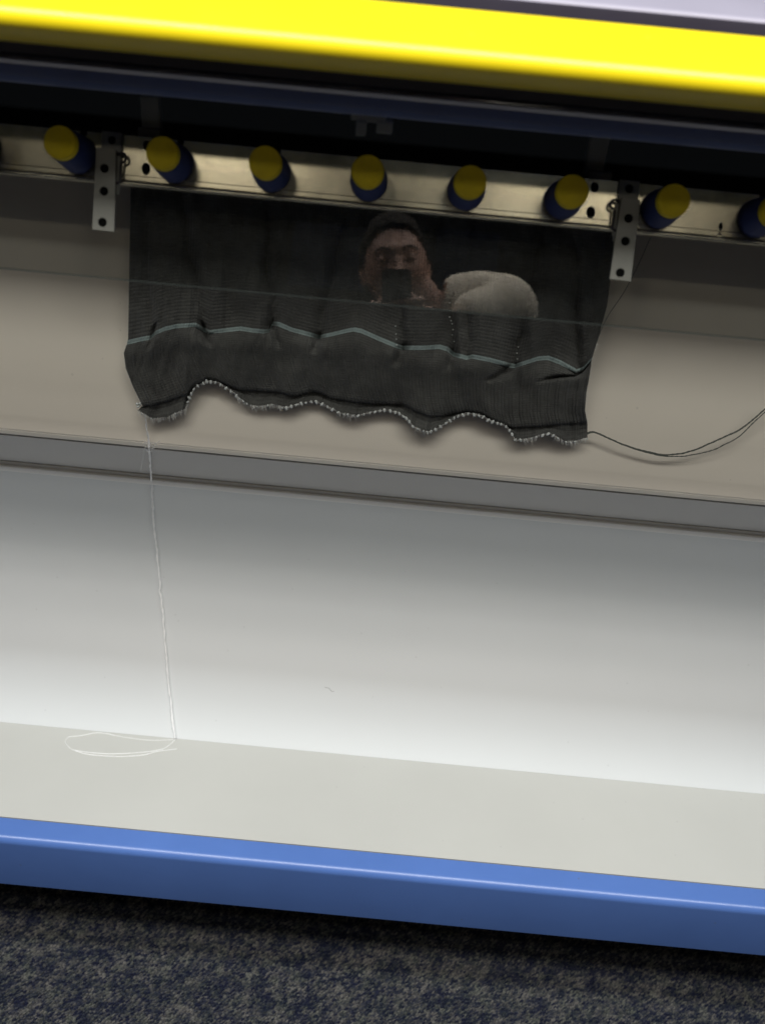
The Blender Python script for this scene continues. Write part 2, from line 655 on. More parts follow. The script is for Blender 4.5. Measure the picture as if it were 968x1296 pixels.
# dark frame and blue rail in the shade under the yellow one
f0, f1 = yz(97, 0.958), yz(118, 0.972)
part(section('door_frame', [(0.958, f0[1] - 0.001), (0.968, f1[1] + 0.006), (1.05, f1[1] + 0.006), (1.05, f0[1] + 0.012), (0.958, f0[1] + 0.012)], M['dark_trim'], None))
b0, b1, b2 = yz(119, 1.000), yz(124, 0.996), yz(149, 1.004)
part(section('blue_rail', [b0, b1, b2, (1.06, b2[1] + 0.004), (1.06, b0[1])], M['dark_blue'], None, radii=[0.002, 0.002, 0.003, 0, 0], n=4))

rs0, rs1 = yz(118.5, .990), yz(124.5, .9945)
part(section('rail_strip', [rs0, (rs0[0] + .0005, rs0[1] - .0012), rs1, (1.0, rs1[1] + .0), (1.0, rs0[1] + .001)], M['lavender'], None, smooth=False))

# glass door: clear pane with a polished lower edge, leaning back at the top
G = R(23.7)
GN = Vector((0, math.cos(G), -math.sin(G)))
GUP = Vector((0, math.sin(G), math.cos(G)))
foot = CAM + GN * 1.0


def on_glass(x, y, off=0.0):
    d = ray(x, y)
    return CAM + d * ((1.0 + off) / d.dot(GN))


gb = (on_glass(484, 384) - foot).dot(GUP)
gt = 0.168
gp = lambda s, o: tuple((foot + GUP * s + GN * o).yz)
o = part(section('glass_door', [gp(gb, 0), gp(gt, 0), gp(gt, 0.004), gp(gb, 0.004)], M['glass'], None, smooth=False))
o2 = section('glass_edge', [gp(gb - 0.0014, 0.0004), gp(gb - 0.0002, 0.0004), gp(gb - 0.0002, 0.0036), gp(gb - 0.0014, 0.0036)], M['glass_edge'], None, smooth=False)
o2.parent = o

# aluminium take-down bar with knobs and brackets
BN = Vector((0, math.cos(R(28)), -math.sin(R(28))))        # into the machine
BUP = Vector((0, math.sin(R(28)), math.cos(R(28))))


def on_bar(x, y, off=0.0):
    d = ray(x, y)
    return CAM + d * ((1.12 - off) / d.dot(BN))


BO = CAM + BN * 1.12
bc = lambda x, y: ((on_bar(x, y) - BO).x, (on_bar(x, y) - BO).dot(BUP))
TB = Matrix(((1, 0, 0, 0), (0, BUP.y, -BN.y, BO.y), (0, BUP.z, -BN.z, BO.z), (0, 0, 0, 1)))   # local (x, up, towards room)
top_l = bc(484, 202)[1]
bot_l = bc(484, 257.5)[1]
KN = [(-0.048 + 0.1048 * k) for k in range(-4, 5)]
kz = bc(467, 231)[1]
holes = []
for (px, py, rx, ry, rot) in ((186, 184, .0042, .0055, .0), (185.5, 214, .0048, .0066, .12), (752, 237, .0046, .0060, .1), (747, 269, .0050, .0066, .12), (496, 249, .0009, .0009, 0)):
    c = bc(px, py)
    holes.append(ring(c[0], c[1], rx, ry, 16, rot))
c = bc(910.5, 291)
holes.append(ring(c[0], c[1] + .0035, .0022, .0045, 12))
holes.append(ring(c[0] - .0004, c[1] - .0055, .0022, .0028, 12))
outline = [(-1.45, bot_l), (1.45, bot_l)]
for kx in KN[::-1]:                                        # a small notch in the upper edge over each knob
    nx_ = kx + 0.004
    outline += [(nx_ + .0035, top_l), (nx_ + .0035, top_l - .0045), (nx_ - .0035, top_l - .0045), (nx_ - .0035, top_l)]
outline = [outline[0], outline[1], (1.45, top_l)] + outline[2:] + [(-1.45, top_l)]
bar = part(plate('takedown_bar', outline, holes, 0.003, TB, M['alu'], None))
# rolled lower flange with a scribed groove above it
bp3 = lambda u, w: (BO.y + BUP.y * u - BN.y * w, BO.z + BUP.z * u - BN.z * w)
fl = bc(484, 265.5)[1]
pts = [bp3(bot_l - .0004, .0004), bp3(bot_l - .0018, .0004), bp3(bot_l - .0022, .0034), bp3(fl + .0016, .0040), bp3(fl, .0026), bp3(fl, -.010), bp3(bot_l - .0004, -.010)]
part(section('bar_flange', pts, M['alu'], None, -1.45, 1.45, radii=[0, .0008, .001, .0015, .001, 0, 0], n=3))
sl = bc(484, 252)[1]
part(section('scribed_line', [bp3(sl, .00162), bp3(sl - .0007, .00162), bp3(sl - .0007, .0010), bp3(sl, .0010)], M['dark_trim'], None, -1.45, 1.45, smooth=False))

knob_me = cap_me = None
for i, kx in enumerate(KN):
    if knob_me is None:
        b = bmesh.new()
        lathe(b, [(0, 0), (.0196, 0), (.0202, .0012), (.0202, .010), (.0196, .0125), (.0180, .043), (.0172, .051), (0, .051)], 44)
        k = obj('knob', b, M['knob'], None, True)
        k.data.set_sharp_from_angle(angle=R(35))
        b = bmesh.new()
        lathe(b, [(0, .0511), (.0166, .0511), (.0168, .0595), (.0166, .0608), (.0157, .0618), (.0120, .0621), (.0112, .0618), (0, .0617)], 44)
        cp = obj('knob_cap', b, M['cap'], k, True)
        cp.data.set_sharp_from_angle(angle=R(40))
        knob_me, cap_me = k, cp
    else:
        k = knob_me.copy()
        COL.objects.link(k)
        cp = cap_me.copy()
        COL.objects.link(cp)
        cp.parent = k
    rot = Matrix.Rotation(random.uniform(0, 6.28), 4, 'Z')
    tilt = Matrix.Rotation(random.uniform(-1, 1) * 0.012, 4, 'X') @ Matrix.Rotation(random.uniform(-1, 1) * 0.012, 4, 'Y')
    part(k)
    k.matrix_basis = TB @ Matrix.Translation((kx, kz, .0017)) @ tilt @ rot


def bracket(tx, px_holes, px_plate, side):
    """drilled hanger strip hooked over the bar: short backing strip, wide strip, side clip, screw heads"""
    xs = [bc(*p) for p in px_plate]
    hl = [bc(*h) for h in px_holes]
    T = TB @ Matrix.Translation((0, 0, .0125))
    (xl, yt), (xr, yt2), (xr2, yb2), (xl2, yb) = xs
    hh = [ring(h[0], h[1], .0050, n=18) for h in hl[1:]]
    br = part(plate('hanger_bracket', [(xl2, yb), (xr2, yb2), (xr, yt2), (xl, yt)], hh, .0022, T, M['zinc'], None))
    T2 = TB @ Matrix.Translation((0, 0, .0060))
    h0 = hl[0]
    w = .0105
    cx = h0[0]
    u = plate('backing_strip', [(cx - w, yt - .045), (cx + w, yt - .045), (cx + w, top_l + .001), (cx - w, top_l + .001)], [ring(h0[0], h0[1], .0047, n=18)], .002, T2, M['steel'], br)
    b = bmesh.new()
    cz_lo, cz_hi = min(yb, yb2) + .004, top_l - .002
    for k in range(1):
        v4 = [((xl2 + .003), cz_lo), ((xr2 - .003), cz_lo), ((xr - .003), yt - .002), ((xl + .003), yt - .002)]
        lo_ = [b.verts.new(TB @ Vector((p[0], p[1], .0090))) for p in v4]
        hi_ = [b.verts.new(TB @ Vector((p[0], p[1], .0108))) for p in v4]
        b.faces.new(lo_[::-1])
        b.faces.new(hi_)
        for q in range(4):
            b.faces.new((lo_[q], lo_[(q + 1) % 4], hi_[(q + 1) % 4], hi_[q]))
    obj('hole_shade', b, M['black'], br)  # black sheet standing in for the shade seen through the strip's holes
    b = bmesh.new()
    box(b, (cx, (top_l + yt) / 2 - .004, .0035), (.016, .020, .002), TB)
    obj('hole_shade', b, M['black'], br)  # same black stand-in for shade, behind the top hole
    # the folded block behind the strip and the wire clip on its flank
    b = bmesh.new()
    mid = (xl + xr) / 2
    box(b, (mid + side * .004, yt - .022, .0048), (abs(xr - xl) * 0.98, .034, .0060), TB, .001)
    obj('spacer_block', b, M['steel'], br)
    b = bmesh.new()
    ex = xr if side > 0 else xl
    loop = [(ex + side * .001, yt - .004, .010), (ex + side * .008, yt - .003, .010), (ex + side * .0105, yt - .008, .010), (ex + side * .009, yt - .012, .010), (ex + side * .006, yt - .012, .010), (ex + side * .0055, yt - .022, .010), (ex + side * .005, yt - .032, .0095), (ex + side * .001, yt - .034, .009)]
    tube(b, [TB @ p for p in spline(loop, 26)], .0015, 6)
    obj('wire_clip', b, M['dark_trim'], br, True)
    return br


bracket(0, [(144, 179), (137, 216), (136.5, 244.5), (134.5, 283.5)], [(127, 190), (151, 192), (149, 295), (122, 292)], 1)
bracket(1, [(794, 240), (791.5, 278.5), (787.5, 307), (781, 346.5)], [(783, 252), (806, 256), (794, 357), (768, 354)], -1)

# posts and cable clip in the dark behind the bar
for px, ya, yb in ((190, 124, 186), (754, 172, 240)):
    b = bmesh.new()
    p0, p1 = atY(px, ya, 1.15), atY(px, yb, 1.15)
    box(b, ((p0.x + p1.x) / 2, 1.16, (p0.z + p1.z) / 2), (.021, .014, p0.z - p1.z), None, .001)
    box(b, (p1.x + .001, 1.150, p1.z + .006), (.026, .006, .03), None, .001)
    part(obj('support_post', b, M['post'], None))
b = bmesh.new()
q = atY(470, 146, 1.03)
box(b, (q.x, q.y, q.z + .004), (.030, .012, .020), None, .0015)
box(b, (q.x - .009, q.y - .004, q.z - .011), (.010, .014, .014), None, .0012)
box(b, (q.x + .014, q.y - .002, q.z - .009), (.016, .010, .012), None, .0012)
box(b, (q.x - .017, q.y, q.z + .002), (.006, .009, .014), None, .001)
part(obj('cable_clip', b, M['post'], None))

# dark needle bed the fabric hangs from, and the black interior
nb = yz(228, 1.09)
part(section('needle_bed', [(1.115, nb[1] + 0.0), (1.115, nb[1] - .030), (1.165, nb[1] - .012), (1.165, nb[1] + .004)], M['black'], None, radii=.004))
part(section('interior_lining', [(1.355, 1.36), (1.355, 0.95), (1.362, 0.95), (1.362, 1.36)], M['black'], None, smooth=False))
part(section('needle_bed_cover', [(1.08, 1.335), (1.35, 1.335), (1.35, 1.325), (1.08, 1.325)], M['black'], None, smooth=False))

# upper cream panel with folded lower lip, grey undercut band, edge strip, white lower panel, tray
u_top = (1.205, 1.165)
u_bot = yz(587, 1.120)
u_bot2 = yz(591, 1.1195)
part(section('upper_panel', [u_top, u_bot, (u_bot[0] + .0008, u_bot[1] - .0026), (u_bot[0] + .006, u_bot[1] - .0026), (u_top[0] + .006, u_top[1])], M['cream'], None, radii=[0, .0012, .0008, 0, 0], n=3))
e0, e1 = yz(588.8, 1.1205), yz(594, 1.1222)
part(section('panel_lip', [e0, e1, (e1[0] + .01, e1[1]), (e0[0] + .01, e0[1])], M['edge'], None, radii=[.0006, .0006, 0, 0], n=3))
REC = 1.25
g0, g1 = (1.130, yz(596, 1.130)[1]), yz(631, REC)
part(section('undercut_band', sheet([g1, g0], -.003), M['grey'], None, smooth=False))
s0, s1, s2 = yz(629, REC - .014), yz(634, REC - .0125), yz(641, REC - .006)
part(section('edge_strip', [s0, s1, (s1[0] + .002, s1[1] - .0012), (REC + .004, s1[1] - .0012), (REC + .004, s0[1] + .002)], M['edge'], None, radii=[.0008, .0012, 0, 0, 0], n=3))
q0, q1 = yz(635.2, REC - .0165), yz(641, REC - .0145)
part(section('edge_bead', [q0, q1, (q1[0] + .002, q1[1] - .0012), (REC + .004, q1[1] - .0012), (REC + .004, q0[1])], M['bead'], None, radii=[.001, .0014, .001, 0, 0], n=4))
tray_z = 0.205
cr_z = 0.160
d_ = ray(484, 960)
crY = d_.y * (cr_z - CAM_H) / d_.z
chute = spline([(REC - .001, s2[1] - .0002, 0), (REC + .040, s2[1] - .09, 0), (REC + .068, s2[1] - .17, 0), (REC + .074, s2[1] - .245, 0), (REC + .036, s2[1] - .330, 0), (crY + .062, cr_z + .052, 0), (crY, cr_z + .0012, 0)], 60)
chute = [(p.x, p.y) for p in chute]
part(section('lower_panel', sheet(chute[::-1], -.003), M['white'], None))
d_ = ray(484, 1080)
lipY = d_.y * (tray_z - CAM_H) / d_.z


def tray_at(x, y, up=0.0):
    """place on the sloping tray floor"""
    z = tray_z
    for _ in range(15):
        p = atZ(x, y, z)
        z = tray_z + (cr_z - tray_z) * (p.y - lipY) / (crY - lipY) + up
    return atZ(x, y, z)


part(section('tray_floor', [(lipY + .0015, tray_z), (crY + .004, cr_z), (crY + .004, cr_z - .003), (lipY + .0015, tray_z - .003)], M['tray'], None, smooth=False))
# blue kick rail: narrow top flange, rounded bend, tall face, returned foot
d_ = ray(484, 1108)
frY = d_.y * (tray_z - CAM_H) / d_.z
lz = yz(1165, frY)[1]
part(section('blue_kick_rail', [(lipY - .0008, tray_z + .0012), (frY - .001, tray_z + .0012), (frY, lz), (frY + .022, lz), (frY + .022, lz + .003), (frY + .004, lz + .004), (frY + .004, tray_z - .004), (lipY - .0008, tray_z - .004)], M['blue'], None, radii=[.0006, .0115, .004, 0, 0, 0, 0, 0], n=8))
part(section('underside', [(frY + .03, lz + .01), (1.45, lz + .01), (1.45, lz), (frY + .03, lz)], M['black'], None, smooth=False))
part(section('plinth', [(frY + .36, FLOOR), (frY + .36, lz - .002), (1.44, lz - .002), (1.44, FLOOR)], M['black'], None, smooth=False))
part(section('back_cover', [(1.50, 0.02), (1.53, 0.02), (1.53, 0.93), (1.37, 0.93), (1.37, 0.90), (1.50, 0.90)], M['lavender'], None, smooth=False))
for sx in (-1.52, 1.52):
    b = bmesh.new()
    box(b, (sx, 1.21, .69), (.036, .68, 1.36), None, .006)
    part(obj('end_plate', b, M['blue'], None))

# ------------------------------------------------------------------ the knitted piece
FY = 1.113
fab = thing('knitted_fabric', 'charcoal knitted piece with pale blue stripe and scalloped pale edge behind glass', 'knitted fabric', (0, FY, .9))
fab_off = Vector((0, FY, .9))


def fpart(o):
    o.parent = fab
    o.matrix_parent_inverse = Matrix.Translation(-fab_off)
    return o


XL = [(0, 166), (.3, 164), (.5, 163), (.58, 162.5), (.66, 157), (.76, 159.5), (.88, 169), (1, 181)]
XR = [(0, 778), (.22, 773), (.36, 768), (.5, 757), (.6, 748.5), (.68, 746), (.8, 741.5), (.92, 740), (1, 743)]
YT = [(0, 226), (1, 284)]
ST = [(163, 435), (180, 431), (193, 428.5), (198, 423), (210, 417.5), (225, 414), (249, 412.5), (256, 417), (266, 422), (285, 419.5), (305, 417), (320, 419.5), (335, 421), (342, 420), (345.5, 410.5), (353, 411), (370, 418.5), (394, 425), (404, 428), (420, 424.5), (440, 419.5), (449, 418), (458, 420), (480, 430), (500, 438.5), (509, 441.5), (535, 441.5), (556, 440), (566, 443), (574, 450), (590, 454.5), (597, 452.5), (620, 457), (641, 463), (650, 465), (662, 461), (680, 455), (693, 454), (708, 460), (728, 471.5), (737, 468), (748, 455)]
HM = [(178, 515), (183, 514), (210, 508), (237, 498), (240, 495), (248, 487), (262, 480), (276, 482), (293, 490), (300, 493), (350, 496), (375, 501), (394, 495.5), (407, 498), (418, 504), (445, 508), (472, 511), (510, 512), (528, 521), (545, 527), (560, 526), (577, 523), (590, 520.5), (607, 522.5), (625, 532), (647, 541), (689, 539), (709, 536.5), (738, 535)]
BT = [(174, 519), (184, 525), (193, 530), (212, 528), (222, 523), (236, 517), (239, 504), (247, 490), (262, 482), (276, 484), (295, 496), (305, 505), (317, 513.5), (332, 514), (344, 511.5), (362, 516), (381, 510), (399, 507), (416, 515), (429, 522), (451, 526), (467, 522), (488, 518), (504, 522), (515, 529), (523, 540), (542, 547), (555, 541), (567, 533), (577, 527), (590, 523), (607, 525), (619, 532), (639, 538), (647, 547), (651, 557), (669, 555), (694, 548), (701, 551), (714, 559), (728, 558), (743, 554)]
sx0, sx1 = 163, 748
# crease lines: (px at the stripe, px at the top, depth, width in px, reach under the stripe in w)
CR = [(196, 182, .012, 7, .04), (259, 226, .026, 11, .12), (343, 336, .022, 8, .04), (404, 440, .018, 9, .06), (510, 508, .012, 7, .03), (574, 556, .015, 8, .03), (592, 596, .010, 6, .02), (648, 690, .026, 10, .12), (733, 724, .024, 10, .07)]
WS = 0.60


def disp(u, w, X):
    """metres towards the room"""
    d = 0.0
    for (xs, xt, dep, wd, reach) in CR:
        t = min(w / WS, 1.0)
        xc = xt + (xs - xt) * t + 7 * (1 - t) * t * 4 * noise.noise(Vector((xs * .37, w * 5.0, 1.7))) + 2.5 * noise.noise(Vector((xs * .11, w * 22, 4.1)))
        if w > WS:
            # creases bend away and die out in the rib
            xc = xs - (w - WS) * 150 * (1 if xs > 600 else -0.4)
            env = max(0.0, 1 - (w - WS) / max(reach, 1e-3)) ** 1.3 if reach else 0
        else:
            env = (0.30 + 0.70 * t ** 0.8) * (0.75 + 0.6 * noise.noise(Vector((xs * .21, w * 7, 8.8))))
        q = (X - xc) / wd
        side = 0.55 if q > 0 else 1.0
        d -= dep * env * math.exp(-abs(q) ** 1.3 / side)
    env = 0.3 + 0.7 * min(1, w / WS)
    d += 0.013 * env * (0.5 + 0.5 * noise.noise(Vector((X * 0.022, w * 2.2, 3.1))) * 2)
    d += 0.0042 * noise.noise(Vector((X * 0.07, w * 6.0, 9.1)))
    d += 0.0016 * noise.noise(Vector((X * 0.16 + w * 3, w * 11.0, 2.2)))
    # slanting tucks under the stripe
    for (xa, wa, xb, wb, dep, wd) in ((648, .60, 622, .72, .014, 5), (738, .62, 694, .71, .016, 5), (258, .58, 264, .70, .014, 4), (343, .58, 352, .70, .010, 4), (512, .59, 500, .72, .009, 6), (404, .59, 398, .70, .009, 5), (575, .59, 566, .70, .008, 5), (196, .57, 190, .66, .008, 4)):
        if wa - .02 < w < wb + .03:
            q = (w - wa) / (wb - wa)
            xc = xa + (xb - xa) * q
            d -= dep * math.exp(-((X - xc) / wd) ** 2) * max(0, min(1, (w - wa + .02) / .02)) * max(0, min(1, (wb + .03 - w) / .05))
    # bulge just under the stripe, rib pulled in
    d += 0.005 * math.exp(-((w - 0.68) / 0.07) ** 2)
    d = max(d, -0.017)
    if w > 0.72:
        hx = lerp_table(BT, X)
        trend = 515 + (X - 174) * 0.0755
        d += 0.010 * ((w - 0.72) / 0.28) ** 1.6 * max(-1, min(1, (hx - trend) / 20))
    return d


def curve_smooth(tab, X, k):
    if k <= 0:
        return lerp_table(tab, X)
    s = 0
    for j in range(-2, 3):
        s += lerp_table(tab, X + j * k)
    return s / 5


def fab_point(u, w, extra=0.0):
    xl, xr = lerp_table(XL, w), lerp_table(XR, w)
    X = xl + (xr - xl) * u
    ys = sx0 + (sx1 - sx0) * u
    yT = 226 + 58 * u
    yS = lerp_table(ST, ys)
    yH = curve_smooth(HM, 181 + (743 - 181) * u, 1)
    if w <= WS:
        Y = yT + (yS - yT) * w / WS
    else:
        t = (w - WS) / (1 - WS)
        yS2 = yS + (curve_smooth(ST, ys, 9) - yS) * min(1, t * 3)
        Y = yS2 + (yH - yS2) * t
    d = disp(u, w, X) + extra
    return atY(X, Y, FY - d), X, Y


NU, NW = 900, 150
RIBS = 128


def rib_env(w):
    return max(0.0, min(1.0, (w - 0.66) / 0.05))


grid, uvs = [], []
for j in range(NW + 1):
    w = j / NW
    row = []
    for i in range(NU + 1):
        u = i / NU
        e = 0.0013 * rib_env(w) * (abs(math.sin(math.pi * RIBS * u)) ** 0.7 - 0.4)
        if w > 0.975:
            e -= 0.0035 * ((w - 0.975) / 0.025) ** 2       # the lower edge of the rib rolls inwards
        p, X, Y = fab_point(u, w, e)
        row.append(p)
    grid.append(row)


def grid_mesh(name, j0, j1, mat, holes=()):
    vs, fs, uvl = [], [], []
    for j in range(j0, j1 + 1):
        vs += grid[j]
    n = NU + 1
    for j in range(j1 - j0):
        for i in range(NU):
            if (i, j + j0) in holes:
                continue
            fs.append((j * n + i, (j + 1) * n + i, (j + 1) * n + i + 1, j * n + i + 1))
    me = bpy.data.meshes.new(name)
    me.from_pydata([tuple(v) for v in vs], [], fs)
    uvd = me.uv_layers.new(name='UVMap').data
    k = 0
    for f in fs:
        for vi in f:
            jj, ii = divmod(vi, n)
            uvd[k].uv = (ii / NU, (jj + j0) / NW * 0.55)
            k += 1
    return fpart(link_mesh(name, me, mat, None, True))


JS = int(WS * NW)
HS = 2
eye = set()
grid_mesh('knit_body', 0, JS - HS, M['knit'], eye)
grid_mesh('pale_stripe', JS - HS, JS + 1, M['stripe'])
grid_mesh('ribbed_hem', JS + 1, NW, M['knit'])

# the narrow hem below the rib: set back a little, curling towards its scalloped edge
NB = 8
vs, fs, uvl = [], [], []
edge_pts = []
for i in range(NU + 1):
    u = i / NU
    X0 = 181 + (743 - 181) * u
    X1 = 174.5 + (743 - 174.5) * u
    pH, _, _ = fab_point(u, 1.0)
    yH = curve_smooth(HM, X0, 1)
    yB = curve_smooth(BT, X1, 1.0)
    dB = disp(u, 1.0, X0)
    for j in range(NB + 1):
        t = j / NB
        yy = (yH - 1.5) + (yB - yH + 1.5) * t
        back = -0.0045 - 0.004 * math.sin(math.pi * min(1, t * 1.1)) + 0.004 * t ** 2 + 0.0004 * noise.noise(Vector((u * 60, t * 2, 7)))
        vs.append(atY(X0 + (X1 - X0) * t, yy, FY - dB - back))
    edge_pts.append(vs[-1])
n = NB + 1
for i in range(NU):
    for j in range(NB):
        fs.append((i * n + j, i * n + j + 1, (i + 1) * n + j + 1, (i + 1) * n + j))
me = bpy.data.meshes.new('hem_edge')
me.from_pydata([tuple(v) for v in vs], [], fs)
uvd = me.uv_layers.new(name='UVMap').data
k = 0
for f in fs:
    for vi in f:
        ii, jj = divmod(vi, n)
        uvd[k].uv = (ii / NU, 0.56 + jj / NB * 0.03)
        k += 1
fpart(link_mesh('hem_edge', me, M['knit'], None, True))

# pale picot loops along the edge, thick where the edge turns up, sparse between
b = bmesh.new()
strong = [(238, 300), (358, 428), (448, 523), (540, 662), (680, 702)]
acc, nxt = 0.0, .006
for i in range(1, NU + 1):
    acc += (edge_pts[i] - edge_pts[i - 1]).length
    if acc < nxt:
        continue
    acc, nxt = 0, random.uniform(.0052, .0084)
    X = 174.5 + (743 - 174.5) * i / NU
    s = any(a < X < c for a, c in strong)
    if not s and random.random() < 0.25:
        continue
    sc = random.uniform(.85, 1.4) * (1.0 if s else .6)
    p = edge_pts[i] + Vector((0, -.0018, random.uniform(-.0003, .0004)))
    T = Matrix.Translation(p) @ Matrix.Rotation(random.uniform(-.9, .9), 4, 'Y') @ Matrix.Diagonal((.0014 * sc, .0013 * sc, .0024 * sc, 1))
    bmesh.ops.create_icosphere(b, subdivisions=2, radius=1.0, matrix=T)
o = fpart(obj('picot_edge', b, M['picot'], None, True))
o['kind'] = 'stuff'

# lace eyelets: pale beads in place of holes with the light panel showing through
b = bmesh.new()
for (xa, ya, xb, yb, n_) in ((569, 408, 577, 434, 5), (502, 416, 508, 438, 4), (563, 386, 567, 402, 3), (656, 438, 659, 452, 3)):
    for k in range(n_):
        X, Y = xa + (xb - xa) * k / (n_ - 1) + random.uniform(-1.3, 1.3), ya + (yb - ya) * k / (n_ - 1) + random.uniform(-1.6, 1.6)
        u = (X - 163) / (757 - 163)
        yT_ = 226 + 58 * u
        w = WS * (Y - yT_) / (lerp_table(ST, X) - yT_)
        p, _, _ = fab_point(u, w, .0006)
        bmesh.ops.create_icosphere(b, subdivisions=1, radius=1.0, matrix=Matrix.Translation(p) @ Matrix.Diagonal((random.uniform(.0007, .0012), .0007, random.uniform(.0006, .0010), 1)))
o = fpart(obj('eyelet_dots', b, M['picot'], None, True))
o['kind'] = 'stuff'

# frayed fibres at the hem and down the right edge
verts, faces = [], []


def fibre(p, d, ln, wd):
    side = Vector((1, 0, 0)) if abs(d.z) > abs(d.x) else Vector((0, 0, 1))
    m = p + d * ln * 0.55 + Vector((random.uniform(-1, 1), random.uniform(-1, 1), random.uniform(-1, 1))) * ln * 0.12
    e = p + d * ln + Vector((random.uniform(-1, 1), random.uniform(-1, 1), random.uniform(-1, 1))) * ln * 0.25
    q = len(verts)
    yv = Vector((0, wd, 0))
    for c, s in ((p, 1), (m, .7)):
        verts.extend([tuple(c + side * wd * s), tuple(c - side * wd * s * .5 + yv * s), tuple(c - side * wd * s * .5 - yv * s)])
    verts.append(tuple(e))
    for k in range(3):
        k2 = (k + 1) % 3
        faces.append((q + k, q + k2, q + 3 + k2, q + 3 + k))
        faces.append((q + 3 + k, q + 3 + k2, q + 6))


for k in range(1050):
    i = random.randrange(NU)
    X = 174.5 + 568.5 * i / NU
    s = any(a < X < c for a, c in strong)
    p = edge_pts[i] + Vector((0, random.uniform(-.001, .001), .0008))
    d = Vector((random.uniform(-.5, .5), random.uniform(-.5, .3), -1)).normalized()
    fibre(p, d, random.uniform(.003, .0085) * (0.5 if s else 1.35), .00026)
for k in range(90):
    w = random.uniform(.35, 1.0)
    p, _, _ = fab_point(1.0, w)
    fibre(p, Vector((1, random.uniform(-.5, .5), random.uniform(-1.5, .4))).normalized(), random.uniform(.002, .005), .00018)
    p, _, _ = fab_point(0.0, w)
    fibre(p, Vector((-1, random.uniform(-.5, .5), random.uniform(-1, .4))).normalized(), random.uniform(.0015, .0035), .00018)
me = bpy.data.meshes.new('frayed_fibres')
me.from_pydata(verts, [], faces)
o = fpart(link_mesh('frayed_fibres', me, M['fuzz'], None))
o['kind'] = 'stuff'

# knotted pale end at the lower left corner
b = bmesh.new()
p = atY(177, 512, FY - .006)
for k in range(7):
    T = Matrix.Translation(p + Vector((random.uniform(-.003, .004), random.uniform(-.002, .002), random.uniform(-.002, .003)))) @ Matrix.Diagonal((.0022, .002, .0016, 1))
    bmesh.ops.create_icosphere(b, subdivisions=2, radius=1.0, matrix=T)
fpart(obj('pale_knot', b, M['picot'], None, True))

# grey yarn tail leaving the lower right corner (two plies that separate)
def panel_Y(z):
    t = (u_top[1] - z) / (u_top[1] - u_bot[1])
    return u_top[0] + (u_bot[0] - u_top[0]) * t


b = bmesh.new()
for pl, (pts_, rad) in enumerate((([(738, 551), (747, 546.5), (758, 549), (787, 562), (817, 571.5), (846, 575.5), (875, 570.5), (908, 556.5), (937, 543), (957, 527), (985, 503)], .00105),
                                  ([(738, 552), (748, 547.5), (759, 550), (788, 563), (818, 573), (846, 577.5), (872, 576), (903, 569), (935, 552), (957, 531), (985, 507)], .00075))):
    P = []
    for k, (x, y) in enumerate(pts_):
        t = k / (len(pts_) - 1)
        P.append(atY(x, y, 1.118 - .004 * math.sin(math.pi * t) - .001 * pl))
    P = spline(P, 90)
    tube(b, [p + Vector((0, noise.noise(p * 90) * .0008, noise.noise(p * 70 + Vector((3, 1, 2))) * .0008)) for p in P], lambda t, rad=rad: rad * (1 + .2 * math.sin(t * 260)), 6)
fpart(obj('yarn_tail', b, M['tail'], None, True))

# fine yarn slanting from behind the bar to the right edge of the fabric
b = bmesh.new()
tube(b, spline([atY(823, 300, 1.112), atY(806, 338, 1.111), (atY(789, 370, 1.110)), atY(766, 405, 1.1085), atY(752, 440, 1.1075)], 30), .00045, 5)
fpart(obj('selvedge_yarn', b, M['tail'], None, True))

# ------------------------------------------------------------------ white thread
th = thing('draw_thread', 'thin white thread hanging below the fabric corner with its loose end coiled in the tray', 'thread', tuple(atY(203, 750, 1.085)))
th_off = Vector(th.location)


def tpart(o):
    o.parent = th
    o.matrix_parent_inverse = Matrix.Translation(-th_off)
    return o


b = bmesh.new()
path = [(184, 519), (186, 540), (188.5, 560), (192, 610), (195, 660), (199.5, 705), (203, 745), (206.5, 780), (211, 835), (216, 885), (222, 935)]
crz = tray_at(222, 938, .0012)
profile = [u_top, u_bot, (g0[0] - .0035, g0[1]), (g1[0] - .012, g1[1]), (s1[0], s1[1])] + chute


def on_profile(x, y, off):
    """where the line of sight meets the panels of the chute, lifted off them a little"""
    d = ray(x, y)
    best = None
    for p, q in zip(profile, profile[1:]):
        A = (d.y, -(q[0] - p[0]), d.z, -(q[1] - p[1]))
        det = A[0] * A[3] - A[1] * A[2]
        if abs(det) < 1e-12:
            continue
        rx, rz = p[0] - CAM.y, p[1] - CAM.z
        t = (rx * A[3] - A[1] * rz) / det
        m_ = (A[0] * rz - A[2] * rx) / det
        if -0.02 <= m_ <= 1.02 and t > 0 and (best is None or t < best):
            best = t
    return CAM + d * (best if best else crY / d.y) - d.normalized() * off


